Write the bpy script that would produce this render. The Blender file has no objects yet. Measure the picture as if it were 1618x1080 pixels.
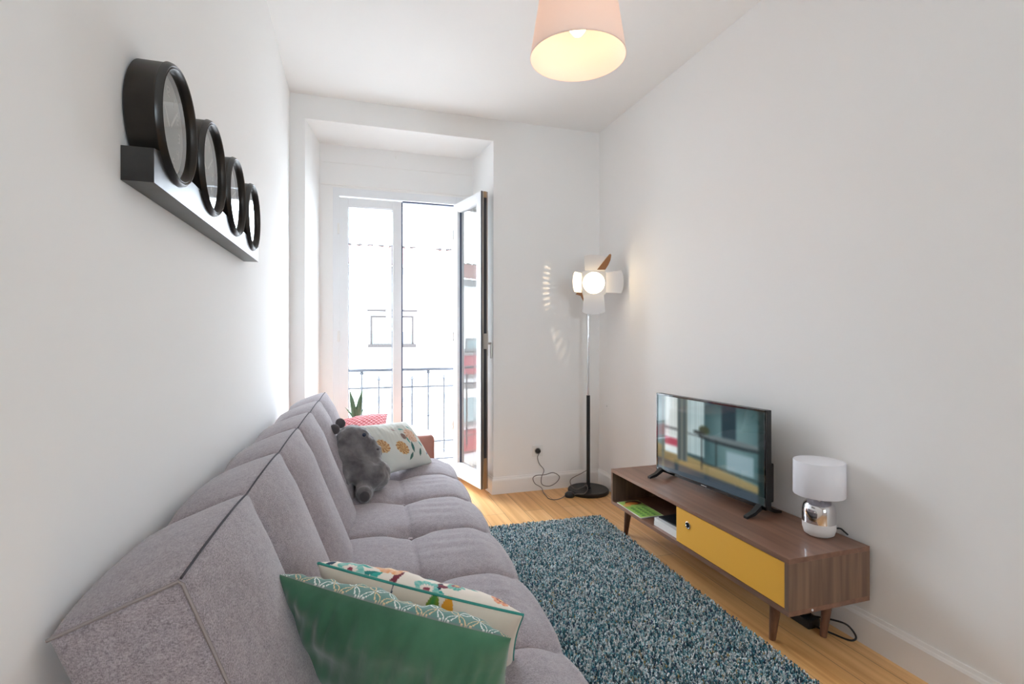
import bpy, bmesh, math, random
from mathutils import Vector, Matrix, noise
random.seed(7)
PI = math.pi
sc = bpy.context.scene
C = sc.collection

# ---------------------------------------------------------------- camera
cam = bpy.data.cameras.new('camera'); co = bpy.data.objects.new('camera', cam); C.objects.link(co)
co.location = (0, 0, 1.15); co.rotation_euler = (PI/2, 0, -math.radians(17.55))
cam.sensor_width = 36; cam.lens = 803/1618*36; cam.shift_y = -10/1618; cam.clip_start = .02; cam.clip_end = 200
sc.camera = co
# ---------------------------------------------------------------- world, exposure
SKY = 12.5
w = bpy.data.worlds.new('sky'); sc.world = w; w.use_nodes = True
bg = w.node_tree.nodes['Background']; bg.inputs[0].default_value = (.80, .905, 1.02, 1); bg.inputs[1].default_value = SKY
sc.view_settings.view_transform = 'Standard'; sc.view_settings.look = 'None'
sc.view_settings.exposure = 0.68; sc.view_settings.gamma = 1; sc.view_settings.use_curve_mapping = False
sc.cycles.max_bounces = 14; sc.cycles.diffuse_bounces = 9; sc.cycles.transparent_max_bounces = 16
sc.cycles.use_denoising = True; sc.cycles.sample_clamp_indirect = 8

def portal(name, loc, rot, sx, sy):
    l = bpy.data.lights.new(name, 'AREA'); l.shape = 'RECTANGLE'; l.size = sx; l.size_y = sy; l.cycles.is_portal = True
    o = bpy.data.objects.new(name, l); C.objects.link(o); o.location = loc; o.rotation_euler = rot
portal('sky_portal_balcony', (.36, 4.14, 1.15), (-PI/2, 0, 0), 1.0, 2.2)
portal('sky_portal_rear', (1.05, -2.42, 1.6), (PI/2, 0, 0), .9, 1.1)

def point(name, loc, power, col, rad):
    l = bpy.data.lights.new(name, 'POINT'); l.energy = power; l.color = col; l.shadow_soft_size = rad
    o = bpy.data.objects.new(name, l); C.objects.link(o); o.location = loc; return o

# ---------------------------------------------------------------- materials
def lin(c): return tuple((x/255/12.92 if x/255 <= .04045 else ((x/255+.055)/1.055)**2.4) for x in c)
def mat(name, col=(200, 200, 200), rough=.6, metal=0, spec=.5, sheen=0, bump=None, vary=None, coat=0, attr=None, trans=0):
    m = bpy.data.materials.new(name); m.use_nodes = True; nt = m.node_tree; N = nt.nodes; K = nt.links
    b = N['Principled BSDF']; c = (*lin(col), 1)
    b.inputs['Base Color'].default_value = c; b.inputs['Roughness'].default_value = rough
    b.inputs['Metallic'].default_value = metal; b.inputs['Specular IOR Level'].default_value = spec
    b.inputs['Sheen Weight'].default_value = sheen; b.inputs['Coat Weight'].default_value = coat
    tc = N.new('ShaderNodeTexCoord')
    if attr:
        a = N.new('ShaderNodeVertexColor'); a.layer_name = attr; K.new(a.outputs[0], b.inputs['Base Color'])
    if vary:   # (scale xyz, amount, second colour)
        mp = N.new('ShaderNodeMapping'); mp.inputs['Scale'].default_value = vary[0]; K.new(tc.outputs['Object'], mp.inputs[0])
        nz = N.new('ShaderNodeTexNoise'); nz.inputs['Scale'].default_value = 1; nz.inputs['Detail'].default_value = 5; K.new(mp.outputs[0], nz.inputs[0])
        r = N.new('ShaderNodeValToRGB'); r.color_ramp.elements[0].position = .5-vary[1]; r.color_ramp.elements[1].position = .5+vary[1]
        r.color_ramp.elements[0].color = (*lin(vary[2]), 1); r.color_ramp.elements[1].color = c
        K.new(nz.outputs[0], r.inputs[0]); K.new(r.outputs[0], b.inputs['Base Color'])
    if bump:   # (scale xyz, strength, distance)
        mp = N.new('ShaderNodeMapping'); mp.inputs['Scale'].default_value = bump[0]; K.new(tc.outputs['Object'], mp.inputs[0])
        nz = N.new('ShaderNodeTexNoise'); nz.inputs['Scale'].default_value = 1; nz.inputs['Detail'].default_value = 4; K.new(mp.outputs[0], nz.inputs[0])
        bp = N.new('ShaderNodeBump'); bp.inputs['Strength'].default_value = bump[1]; bp.inputs['Distance'].default_value = bump[2]
        K.new(nz.outputs[0], bp.inputs['Height']); K.new(bp.outputs[0], b.inputs['Normal'])
    return m

def emit_mat(name, col, s):
    m = bpy.data.materials.new(name); m.use_nodes = True; nt = m.node_tree; nt.nodes.clear()
    e = nt.nodes.new('ShaderNodeEmission'); o = nt.nodes.new('ShaderNodeOutputMaterial')
    e.inputs[0].default_value = (*lin(col), 1); e.inputs[1].default_value = s; nt.links.new(e.outputs[0], o.inputs[0]); return m

def glass_mat(name, tint=(1, 1, 1), ior=1.5, boost=1.0):
    m = bpy.data.materials.new(name); m.use_nodes = True; nt = m.node_tree; nt.nodes.clear()
    t = nt.nodes.new('ShaderNodeBsdfTransparent'); g = nt.nodes.new('ShaderNodeBsdfGlossy'); mx = nt.nodes.new('ShaderNodeMixShader')
    f = nt.nodes.new('ShaderNodeFresnel'); o = nt.nodes.new('ShaderNodeOutputMaterial'); ml = nt.nodes.new('ShaderNodeMath'); ml.operation = 'MULTIPLY'; ml.use_clamp = True
    t.inputs[0].default_value = (*tint, 1); g.inputs['Roughness'].default_value = .0; f.inputs[0].default_value = ior; ml.inputs[1].default_value = boost
    K = nt.links; K.new(f.outputs[0], ml.inputs[0]); K.new(ml.outputs[0], mx.inputs[0]); K.new(t.outputs[0], mx.inputs[1]); K.new(g.outputs[0], mx.inputs[2]); K.new(mx.outputs[0], o.inputs[0])
    return m

def shade_mat(name, col, trans):
    m = bpy.data.materials.new(name); m.use_nodes = True; nt = m.node_tree; nt.nodes.clear()
    d = nt.nodes.new('ShaderNodeBsdfDiffuse'); t = nt.nodes.new('ShaderNodeBsdfTranslucent'); mx = nt.nodes.new('ShaderNodeMixShader'); o = nt.nodes.new('ShaderNodeOutputMaterial')
    d.inputs[0].default_value = (*lin(col), 1); t.inputs[0].default_value = (*lin(col), 1); mx.inputs[0].default_value = trans
    K = nt.links; K.new(d.outputs[0], mx.inputs[1]); K.new(t.outputs[0], mx.inputs[2]); K.new(mx.outputs[0], o.inputs[0]); return m

def wood_mat(name, c1, c2, scale, rough=.4, coat=0.0):
    m = mat(name, c1, rough, vary=(scale, .2, c2), coat=coat, bump=(scale, .12, .002)); return m

def floor_mat():
    m = mat('pine_planks', (226, 184, 130), .33); nt = m.node_tree; N = nt.nodes; K = nt.links; b = N['Principled BSDF']
    tc = N.new('ShaderNodeTexCoord'); mp = N.new('ShaderNodeMapping'); mp.inputs['Rotation'].default_value = (0, 0, PI/2); K.new(tc.outputs['Object'], mp.inputs[0])
    br = N.new('ShaderNodeTexBrick'); K.new(mp.outputs[0], br.inputs[0]); br.offset = .37
    for k, v in (('Scale', 1), ('Mortar Size', .0011), ('Mortar Smooth', .3), ('Brick Width', 2.3), ('Row Height', .135), ('Bias', 0)): br.inputs[k].default_value = v
    br.inputs['Color1'].default_value = (*lin((242, 196, 138)), 1); br.inputs['Color2'].default_value = (*lin((226, 172, 108)), 1); br.inputs['Mortar'].default_value = (*lin((96, 62, 34)), 1)
    # long grain
    m2 = N.new('ShaderNodeMapping'); m2.inputs['Scale'].default_value = (24, .9, 1); K.new(tc.outputs['Object'], m2.inputs[0])
    nz = N.new('ShaderNodeTexNoise'); nz.inputs['Scale'].default_value = 1; nz.inputs['Detail'].default_value = 6; nz.inputs['Distortion'].default_value = .6; K.new(m2.outputs[0], nz.inputs[0])
    r = N.new('ShaderNodeValToRGB'); r.color_ramp.elements[0].position = .36; r.color_ramp.elements[0].color = (.70, .55, .40, 1); r.color_ramp.elements[1].position = .62; r.color_ramp.elements[1].color = (1.0, 1.0, 1.0, 1)
    K.new(nz.outputs[0], r.inputs[0])
    mx = N.new('ShaderNodeMixRGB'); mx.blend_type = 'MULTIPLY'; mx.inputs[0].default_value = .75; K.new(br.outputs[0], mx.inputs[1]); K.new(r.outputs[0], mx.inputs[2])
    # knots
    m3 = N.new('ShaderNodeMapping'); m3.inputs['Scale'].default_value = (5.2, 2.6, 1); K.new(tc.outputs['Object'], m3.inputs[0])
    vo = N.new('ShaderNodeTexVoronoi'); vo.inputs['Scale'].default_value = 1; K.new(m3.outputs[0], vo.inputs[0])
    r2 = N.new('ShaderNodeValToRGB'); r2.color_ramp.elements[0].position = .035; r2.color_ramp.elements[0].color = (.34, .19, .1, 1); r2.color_ramp.elements[1].position = .095; r2.color_ramp.elements[1].color = (1, 1, 1, 1)
    K.new(vo.outputs['Distance'], r2.inputs[0])
    mx2 = N.new('ShaderNodeMixRGB'); mx2.blend_type = 'MULTIPLY'; mx2.inputs[0].default_value = .8; K.new(mx.outputs[0], mx2.inputs[1]); K.new(r2.outputs[0], mx2.inputs[2])
    K.new(mx2.outputs[0], b.inputs['Base Color'])
    bp = N.new('ShaderNodeBump'); bp.inputs['Strength'].default_value = .25; bp.inputs['Distance'].default_value = .003; bp.invert = True
    K.new(br.outputs['Fac'], bp.inputs['Height']); K.new(bp.outputs[0], b.inputs['Normal'])
    return m

def fabric_mat(name, c1, c2, rough=.95, sheen=.25):
    m = mat(name, c1, rough, sheen=sheen, spec=.2); nt = m.node_tree; N = nt.nodes; K = nt.links; b = N['Principled BSDF']
    tc = N.new('ShaderNodeTexCoord')
    outs = []
    for s in ((220, 900, 450), (900, 220, 450), (60, 60, 60)):
        mp = N.new('ShaderNodeMapping'); mp.inputs['Scale'].default_value = s; K.new(tc.outputs['Object'], mp.inputs[0])
        nz = N.new('ShaderNodeTexNoise'); nz.inputs['Scale'].default_value = 1; nz.inputs['Detail'].default_value = 2; K.new(mp.outputs[0], nz.inputs[0]); outs.append(nz)
    a = N.new('ShaderNodeMath'); a.operation = 'ADD'; K.new(outs[0].outputs[0], a.inputs[0]); K.new(outs[1].outputs[0], a.inputs[1])
    a2 = N.new('ShaderNodeMath'); a2.operation = 'MULTIPLY_ADD'; K.new(outs[2].outputs[0], a2.inputs[0]); a2.inputs[1].default_value = .35; K.new(a.outputs[0], a2.inputs[2])
    r = N.new('ShaderNodeMapRange'); r.inputs[1].default_value = .85; r.inputs[2].default_value = 1.5; K.new(a2.outputs[0], r.inputs[0])
    mx = N.new('ShaderNodeMixRGB'); mx.inputs[1].default_value = (*lin(c2), 1); mx.inputs[2].default_value = (*lin(c1), 1); K.new(r.outputs[0], mx.inputs[0]); K.new(mx.outputs[0], b.inputs['Base Color'])
    bp = N.new('ShaderNodeBump'); bp.inputs['Strength'].default_value = .3; bp.inputs['Distance'].default_value = .001; K.new(a.outputs[0], bp.inputs['Height']); K.new(bp.outputs[0], b.inputs['Normal'])
    return m

M = {}
M['wall'] = mat('white_wall_paint', (239, 238, 236), .85, spec=.2, bump=((60, 60, 60), .03, .002))
M['ceil'] = mat('white_ceiling_paint', (242, 241, 239), .9, spec=.2)
M['trim'] = mat('white_gloss_trim', (238, 236, 233), .45)
M['pvc'] = mat('white_door_frame', (232, 234, 236), .35)
M['gasket'] = mat('dark_blue_gasket', (70, 78, 100), .5)
M['alu'] = mat('brushed_metal', (176, 172, 166), .3, 1)
M['dalu'] = mat('dark_channel', (66, 66, 70), .45, .6)
M['brass'] = mat('bronze_channel', (176, 150, 122), .4, .7)
M['floor'] = floor_mat()
M['sofa'] = fabric_mat('grey_melange_fabric', (180, 170, 174), (120, 112, 116))
M['sofa_seam'] = mat('dark_seam', (62, 60, 66), .9)
M['sofa_pipe'] = mat('pale_welt', (150, 140, 138), .9)
M['sofa_base'] = mat('black_lining', (40, 38, 38), .9)
M['walnut'] = wood_mat('walnut_lengthwise', (142, 104, 84), (108, 76, 60), (26, 1.6, 26), .38, .15)
M['walnut_v'] = wood_mat('walnut_vertical', (132, 104, 84), (98, 74, 60), (40, 40, 2.2), .5)
M['walnut_leg'] = wood_mat('walnut_leg', (124, 84, 62), (92, 60, 42), (60, 60, 4), .45)
M['mustard'] = mat('mustard_lacquer', (242, 180, 68), .4, bump=((9, 9, 9), .02, .002))
M['chrome'] = mat('chrome', (225, 225, 228), .08, 1)
M['darkchrome'] = mat('dark_grip', (50, 50, 54), .25, .8)
M['black'] = mat('black_plastic', (26, 27, 29), .35)
M['blackm'] = mat('black_metal', (34, 34, 36), .4, .3)
M['screen'] = mat('screen_glass', (8, 10, 11), .06, coat=.5)
M['ceramic'] = mat('white_ceramic', (226, 222, 218), .3)
M['cord'] = mat('grey_cord', (120, 112, 108), .6)
M['bcord'] = mat('black_cord', (24, 22, 22), .5)
M['bronze'] = mat('aged_pewter', (84, 84, 84), .32, .85, vary=((9, 9, 9), .25, (50, 49, 47)))
M['bronze2'] = mat('dark_bronze', (62, 57, 52), .42, .55, vary=((14, 14, 14), .25, (38, 35, 32)))
M['dial'] = mat('clock_dial', (176, 180, 174), .5)
M['dialmark'] = mat('dial_marks', (222, 222, 216), .4)
M['cover'] = glass_mat('clock_glass', ior=1.5, boost=1.5)
M['glass'] = glass_mat('door_glass', tint=(.97, .99, .99), ior=1.5, boost=1.25)
M['rail'] = mat('grey_painted_iron', (74, 76, 82), .5, .2)
M['plaster'] = mat('pale_plaster', (206, 204, 202), .9)
M['plaster2'] = mat('grey_plaster', (104, 102, 100), .9)
M['terracotta'] = mat('terracotta_tile', (112, 68, 57), .85, vary=((3, 3, 3), .3, (104, 58, 46)))
M['ridge'] = mat('ridge_tile', (40, 34, 32), .85)
M['pinkred'] = mat('red_panel', (140, 50, 60), .8)
M['winglass'] = mat('far_window_glass', (120, 140, 140), .2)
M['shutter'] = mat('roller_shutter', (222, 218, 210), .7, bump=((1, 1, 60), .2, .01))
M['asphalt'] = mat('street', (110, 108, 105), .9)
M['balcony'] = mat('balcony_tile', (206, 200, 192), .7)
M['ottoman'] = mat('brown_leatherette', (176, 120, 104), .5, bump=((120, 120, 120), .1, .001))
M['plush'] = mat('grey_plush', (132, 128, 128), 1, sheen=.6, spec=.1, bump=((160, 160, 160), .5, .003), vary=((14, 14, 14), .22, (74, 70, 72)))
M['plushd'] = mat('dark_plush', (78, 74, 76), 1, sheen=.5, spec=.1, bump=((160, 160, 160), .5, .003))
M['eye'] = mat('plush_eye', (30, 40, 62), .1)
M['velvet'] = mat('green_velvet', (84, 132, 102), .85, sheen=.5, spec=.1, bump=((16, 16, 5), .3, .008), vary=((9, 9, 4), .3, (36, 76, 56)))
M['vc'] = mat('printed_cotton', rough=.85, sheen=.15, spec=.2, attr='Col', bump=((12, 12, 12), .25, .008))
M['teal'] = mat('teal_piping', (50, 140, 128), .7)
M['aloe'] = mat('aloe_leaf', (124, 160, 120), .5, vary=((40, 40, 8), .2, (70, 104, 78)))
M['pot'] = mat('purple_pot', (120, 90, 160), .5)
M['soil'] = mat('soil', (60, 48, 40), 1)
M['paper'] = mat('white_paper', (226, 226, 226), .8)
M['dkbook'] = mat('dark_cover', (34, 38, 42), .3)
M['mag'] = mat('magazine_cover', rough=.3, attr='Col')
M['rug'] = mat('rug_yarn', rough=1, sheen=.3, spec=.1, attr='Col')
M['rugback'] = mat('rug_backing', (40, 84, 96), 1)
M['white'] = mat('white_plastic', (232, 231, 228), .4)
M['socketd'] = mat('socket_recess', (190, 188, 184), .5)
M['flap'] = mat('white_metal_flap', (214, 214, 216), .35, .1)
M['flapw'] = mat('brown_metal_flap', (150, 104, 66), .4, .4)
M['shade'] = shade_mat('cream_fabric_shade', (250, 238, 230), .36)
M['wshade'] = shade_mat('white_fabric_shade', (244, 243, 246), .22)
M['bulb'] = emit_mat('warm_bulb', (255, 214, 160), 5)
M['lens'] = emit_mat('lens_glow', (255, 226, 176), 14)
M['led'] = emit_mat('screen_glow', (255, 255, 255), 1)

# ---------------------------------------------------------------- mesh helpers
def obj(name, bm, m, parent=None, smooth=None, loc=None, rot=None):
    me = bpy.data.meshes.new(name); bm.normal_update(); bm.to_mesh(me); bm.free()
    for mm in (m if isinstance(m, (list, tuple)) else [m]): me.materials.append(mm)
    o = bpy.data.objects.new(name, me); C.objects.link(o)
    if parent: o.parent = parent
    if loc: o.location = loc
    if rot: o.rotation_euler = rot
    if smooth is not None:
        for p in me.polygons: p.use_smooth = True
        if smooth < 180:
            b = bmesh.new(); b.from_mesh(me)
            for e in b.edges:
                if len(e.link_faces) == 2 and e.calc_face_angle(0) > math.radians(smooth): e.smooth = False
            b.to_mesh(me); b.free()
    return o
def tag(o, label, cat, group=None, kind=None):
    o['label'] = label; o['category'] = cat
    if group: o['group'] = group
    if kind: o['kind'] = kind
    return o
def thing(name, label, cat, loc=(0, 0, 0), rz=0, group=None):
    o = bpy.data.objects.new(name, None); C.objects.link(o); o.location = loc; o.rotation_euler = (0, 0, rz); o.empty_display_size = .1
    return tag(o, label, cat, group)
def struct(name, bm, m, parent=None, smooth=None):
    o = obj(name, bm, m, parent, smooth)
    if parent is None: o['kind'] = 'structure'
    return o
def struct_root(name, loc=(0, 0, 0), rz=0):
    o = bpy.data.objects.new(name, None); C.objects.link(o); o.location = loc; o.rotation_euler = (0, 0, rz); o['kind'] = 'structure'; return o
def B(): return bmesh.new()
def box(bm, x0, x1, y0, y1, z0, z1, bev=0, mi=0, mtx=None):
    vs = [bm.verts.new((x, y, z)) for x in (x0, x1) for y in (y0, y1) for z in (z0, z1)]
    q = [(0, 1, 3, 2), (4, 6, 7, 5), (0, 4, 5, 1), (2, 3, 7, 6), (0, 2, 6, 4), (1, 5, 7, 3)]
    fs = [bm.faces.new([vs[i] for i in f]) for f in q]
    for f in fs: f.material_index = mi
    if bev:
        es = list({e for f in fs for e in f.edges})
        r = bmesh.ops.bevel(bm, geom=es, offset=bev, segments=2, affect='EDGES', profile=.7)
        vs = list({v for f in r['faces'] for v in f.verts} | {v for v in vs if v.is_valid})
    if mtx is not None:
        for v in vs: v.co = mtx @ v.co
    return vs
def prism(bm, pts, h0, h1, axis='z', mi=0):
    def P(a, b, h): return {'z': (a, b, h), 'x': (h, a, b), 'y': (a, h, b)}[axis]
    lo = [bm.verts.new(P(a, b, h0)) for a, b in pts]; hi = [bm.verts.new(P(a, b, h1)) for a, b in pts]
    n = len(pts); fs = [bm.faces.new(lo[::-1]), bm.faces.new(hi)]
    for i in range(n): fs.append(bm.faces.new((lo[i], lo[(i+1) % n], hi[(i+1) % n], hi[i])))
    for f in fs: f.material_index = mi
    bmesh.ops.recalc_face_normals(bm, faces=fs)
def lathe(bm, prof, seg=40, mtx=None, closed=False):
    rings = []
    for r, z in prof:
        if r < 1e-6: rings.append([bm.verts.new((0, 0, z))])
        else: rings.append([bm.verts.new((r*math.cos(2*PI*i/seg), r*math.sin(2*PI*i/seg), z)) for i in range(seg)])
    if closed: rings.append(rings[0])
    for a, b in zip(rings, rings[1:]):
        for i in range(seg):
            j = (i+1) % seg
            if len(a) == 1 and len(b) == 1: continue
            if len(a) == 1: bm.faces.new((a[0], b[j], b[i]))
            elif len(b) == 1: bm.faces.new((a[i], a[j], b[0]))
            else: bm.faces.new((a[i], a[j], b[j], b[i]))
    bmesh.ops.recalc_face_normals(bm, faces=bm.faces)
    if mtx is not None:
        for v in {v for r in rings for v in r}: v.co = mtx @ v.co
def tube(bm, pts, r, seg=8, r2=None, cap=True):
    pts = [Vector(p) for p in pts]; n = len(pts); prev = None; rings = []
    for i, p in enumerate(pts):
        t = (pts[min(i+1, n-1)]-pts[max(i-1, 0)]).normalized()
        if prev is None:
            a = Vector((0, 0, 1)) if abs(t.z) < .9 else Vector((1, 0, 0)); u = t.cross(a).normalized()
        else: u = (prev - t*prev.dot(t)).normalized()
        prev = u; v = t.cross(u); rr = r + ((r2-r)*i/(n-1) if r2 is not None else 0)
        rings.append([bm.verts.new(p+rr*(math.cos(2*PI*k/seg)*u+math.sin(2*PI*k/seg)*v)) for k in range(seg)])
    for a, b in zip(rings, rings[1:]):
        for k in range(seg): bm.faces.new((a[k], a[(k+1) % seg], b[(k+1) % seg], b[k]))
    if cap: bm.faces.new(rings[0][::-1]); bm.faces.new(rings[-1])
def catmull(pts, n=8, closed=False):
    P = [Vector(p) for p in pts]; out = []; m = len(P)
    rng = range(m if closed else m-1)
    for i in rng:
        if closed: a, b, c, d = P[(i-1) % m], P[i], P[(i+1) % m], P[(i+2) % m]
        else: a, b, c, d = P[max(i-1, 0)], P[i], P[i+1], P[min(i+2, m-1)]
        for k in range(n):
            t = k/n; out.append(.5*((2*b)+(c-a)*t+(2*a-5*b+4*c-d)*t*t+(3*b-a-3*c+d)*t**3))
    if not closed: out.append(P[-1])
    return out
def T(x, y, z): return Matrix.Translation((x, y, z))
def RX(d): return Matrix.Rotation(math.radians(d), 4, 'X')
def RY(d): return Matrix.Rotation(math.radians(d), 4, 'Y')
def RZ(d): return Matrix.Rotation(math.radians(d), 4, 'Z')

def pad(sx, sy, sz, nx, ny, nz, r, disp):
    """soft upholstered box, centred on the origin, displaced along its normals"""
    bm = B(); cache = {}
    n = (nx, ny, nz); s = (sx, sy, sz)
    def vert(i, j, k):
        key = (i, j, k)
        if key in cache: return cache[key]
        p = Vector([(-.5+q/m)*L for q, m, L in zip(key, n, s)])
        c = Vector([max(-L/2+r, min(L/2-r, a)) for a, L in zip(p, s)])
        d = p-c; nr = d.normalized() if d.length > 1e-9 else Vector((0, 0, 1))
        p2 = c+nr*r
        cache[key] = bm.verts.new(p2+nr*disp(p2, nr)); return cache[key]
    for ax in range(3):
        a, b = [(1, 2), (2, 0), (0, 1)][ax]
        for side in (0, n[ax]):
            for i in range(n[a]):
                for j in range(n[b]):
                    idx = []
                    for (di, dj) in ((0, 0), (1, 0), (1, 1), (0, 1)):
                        t = [0, 0, 0]; t[ax] = side; t[a] = i+di; t[b] = j+dj; idx.append(vert(*t))
                    if side == 0: idx.reverse()
                    bm.faces.new(idx)
    return bm

# ================================================================ ROOM
L_, R_, W_ = -.379, 1.834, 3.559
ZC = 2.72
YB = -2.3
b = B(); box(b, L_-.3, R_+.3, YB-.1, 4.12, -.1, 0); struct('floor', b, M['floor'])
b = B(); box(b, L_-.3, R_+.3, YB-.1, 4.1, ZC, ZC+.12); struct('ceiling', b, M['ceil'])
b = B(); box(b, L_-.15, L_, YB-.1, W_, 0, ZC); struct('wall_left', b, M['wall'])
b = B(); box(b, R_, R_+.15, YB-.1, W_, 0, ZC); struct('wall_right', b, M['wall'])
b = B()
prism(b, [(L_-.3, W_), (-.287, W_), (-.222, 3.985), (-.13, 3.985), (-.13, 4.1), (L_-.3, 4.1)], 0, ZC)
prism(b, [(.984, W_), (R_+.3, W_), (R_+.3, 4.1), (.85, 4.1), (.85, 3.985), (.934, 3.985)], 0, ZC)
prism(b, [(-.287, W_), (.984, W_), (.934, 3.985), (-.222, 3.985)], 2.563, ZC)
box(b, -.13, .85, 3.985, 4.1, 2.25, ZC)
struct('wall_far', b, M['wall'])
b = B()   # rear wall, behind the photographer, with an unseen window added for fill daylight
box(b, L_-.15, .6, YB-.1, YB, 0, ZC); box(b, 1.5, R_+.15, YB-.1, YB, 0, ZC); box(b, .6, 1.5, YB-.1, YB, 2.15, ZC); box(b, .6, 1.5, YB-.1, YB, 0, 1.05)
struct('wall_back', b, M['wall'])
wn = struct_root('fill_window_1', (1.05, YB-.05, 1.6))
b = B()
for x0, x1, z0, z1 in ((-.45, -.40, -.55, .55), (.40, .45, -.55, .55), (-.03, .03, -.50, .50), (-.40, .40, .50, .55), (-.40, .40, -.55, -.50)): box(b, x0, x1, -.03, .03, z0, z1)
obj('window_frame', b, M['pvc'], wn)
b = B(); box(b, -.40, -.03, -.004, .004, -.50, .50); box(b, .03, .40, -.004, .004, -.50, .50); obj('pane', b, M['glass'], wn)

# roller-shutter box lid line above the balcony door
b = B(); box(b, -.215, .93, 3.973, 3.985, 2.262, 2.272, .002); box(b, -.215, .93, 3.980, 3.985, 2.43, 2.434); struct('trim_1', b, M['trim'])
tag(obj('ceiling_hook', (lambda q: (tube(q, catmull([(.324, 3.985, 2.523), (.324, 3.97, 2.52), (.324, 3.965, 2.51), (.324, 3.97, 2.503)]), .003), q)[1])(B()), M['white']), 'small white hook on the wall above the balcony door', 'hook')

# baseboards (ogee top edge)
def skirting(name, pts, nrm):
    bm = B(); prof = [(0, 0), (.014, 0), (.014, .098), (.011, .106), (.008, .110), (.005, .121), (0, .121)]
    rows = []
    for (x, y), (nx, ny) in zip(pts, nrm): rows.append([bm.verts.new((x+nx*d, y+ny*d, z)) for d, z in prof])
    for a, c in zip(rows, rows[1:]):
        for i in range(len(prof)): j = (i+1) % len(prof); bm.faces.new((a[i], a[j], c[j], c[i]))
    bm.faces.new(rows[0]); bm.faces.new(rows[-1][::-1]); bmesh.ops.recalc_face_normals(bm, faces=bm.faces)
    struct(name, bm, M['trim'])
skirting('baseboard_right', [(R_, YB), (R_, W_)], [(-1, 0), (-1, 0)])
skirting('baseboard_far', [(R_-.014, W_), (.984, W_), (.934, 3.985)], [(0, -1), (-1, -1), (-1, 0)])
skirting('baseboard_left', [(L_, YB), (L_, W_)], [(1, 0), (1, 0)])
skirting('baseboard_back', [(L_+.014, YB), (.4, YB)], [(0, 1), (0, 1)])

# ---------------------------------------------------------------- balcony door
df = struct_root('trim_2', (0, 4.02, 0))
b = B()
box(b, -.13, -.085, -.035, .05, .0, 2.25, .003); box(b, .80, .85, -.035, .05, 0, 2.25, .003); box(b, -.085, .80, -.034, .05, 2.19, 2.25, .003)
box(b, -.085, .80, -.06, .05, .0, .05, .003)
obj('door_frame', b, M['pvc'], df)
b = B(); box(b, -.085, .80, -.05, .06, .05, .056); obj('threshold_strip', b, M['dalu'], df)
b = B(); box(b, .790, .801, -.01, .03, .056, 2.185); box(b, .38, .80, -.01, .03, 2.180, 2.191); obj('gasket', b, M['gasket'], df)
def leaf(name, loc, rz, wd, flip):
    """door leaf from the hinge (x=0) to the free edge (x=wd); local -y faces the room when closed"""
    t = struct_root(name, loc, rz); h = 2.125; s = .066
    b = B()
    box(b, 0, s, -.03, .03, 0, h, .004); box(b, wd-s, wd, -.03, .03, 0, h, .004); box(b, s, wd-s, -.03, .03, h-.062, h, .003); box(b, s, wd-s, -.03, .03, 0, .10, .003)
    for z0, z1 in ((.1, .108), (h-.07, h-.062)): box(b, s, wd-s, -.022, .022, z0, z1)
    obj('sash', b, M['pvc'], t)
    b = B(); g = .005
    box(b, s, s+g, -.007, .007, .1, h-.062); box(b, wd-s-g, wd-s, -.007, .007, .1, h-.062); box(b, s+g, wd-s-g, -.007, .007, .1, .1+g); box(b, s+g, wd-s-g, -.007, .007, h-.062-g, h-.062)
    obj('glazing_seal', b, M['gasket'], t)
    b = B(); v = [b.verts.new(p) for p in ((s+.004, 0, .104), (wd-s-.004, 0, .104), (wd-s-.004, 0, h-.066), (s+.004, 0, h-.066))]; b.faces.new(v); obj('pane', b, M['glass'], t)
    for z in (.35, 1.05, 1.85):
        b = B(); box(b, -.012, .004, -.042, -.024, z, z+.08, .004); obj('hinge', b, M['white'], t)
    return t
d1 = leaf('door_1', (-.087, 4.015, .055), 0, .455, 1)
b = B(); box(b, .455, .468, -.012, .03, .0, 2.125); obj('edge_channel', b, M['gasket'], d1)
ang = math.atan2(-.48, .113)
d2 = leaf('door_2', (.800, 3.975, .055), ang, .465, -1)
b = B(); box(b, .465, .4665, -.027, .027, 0, 2.125); obj('edge_plate', b, M['alu'], d2)
b = B(); box(b, .4665, .4705, -.006, .016, .22, 2.08); box(b, .4665, .4705, -.027, -.019, 0, 2.125); obj('lock_channel', b, M['dalu'], d2)
b = B(); box(b, .4665, .470, -.006, .016, .0, .22); box(b, .4665, .4695, -.006, .016, 2.02, 2.125); obj('lock_foot', b, M['brass'], d2)
b = B(); box(b, .4695, .4775, -.012, .014, 1.0, 1.11, .002); obj('strike_plate', b, M['alu'], d2)
b = B(); box(b, .425, .455, .03, .038, .95, 1.13, .003); tube(b, [(.44, .038, 1.04), (.44, .07, 1.04)], .008); tube(b, [(.44, .068, 1.04), (.44, .070, .93)], .007); obj('door_handle', b, M['alu'], d2)

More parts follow.
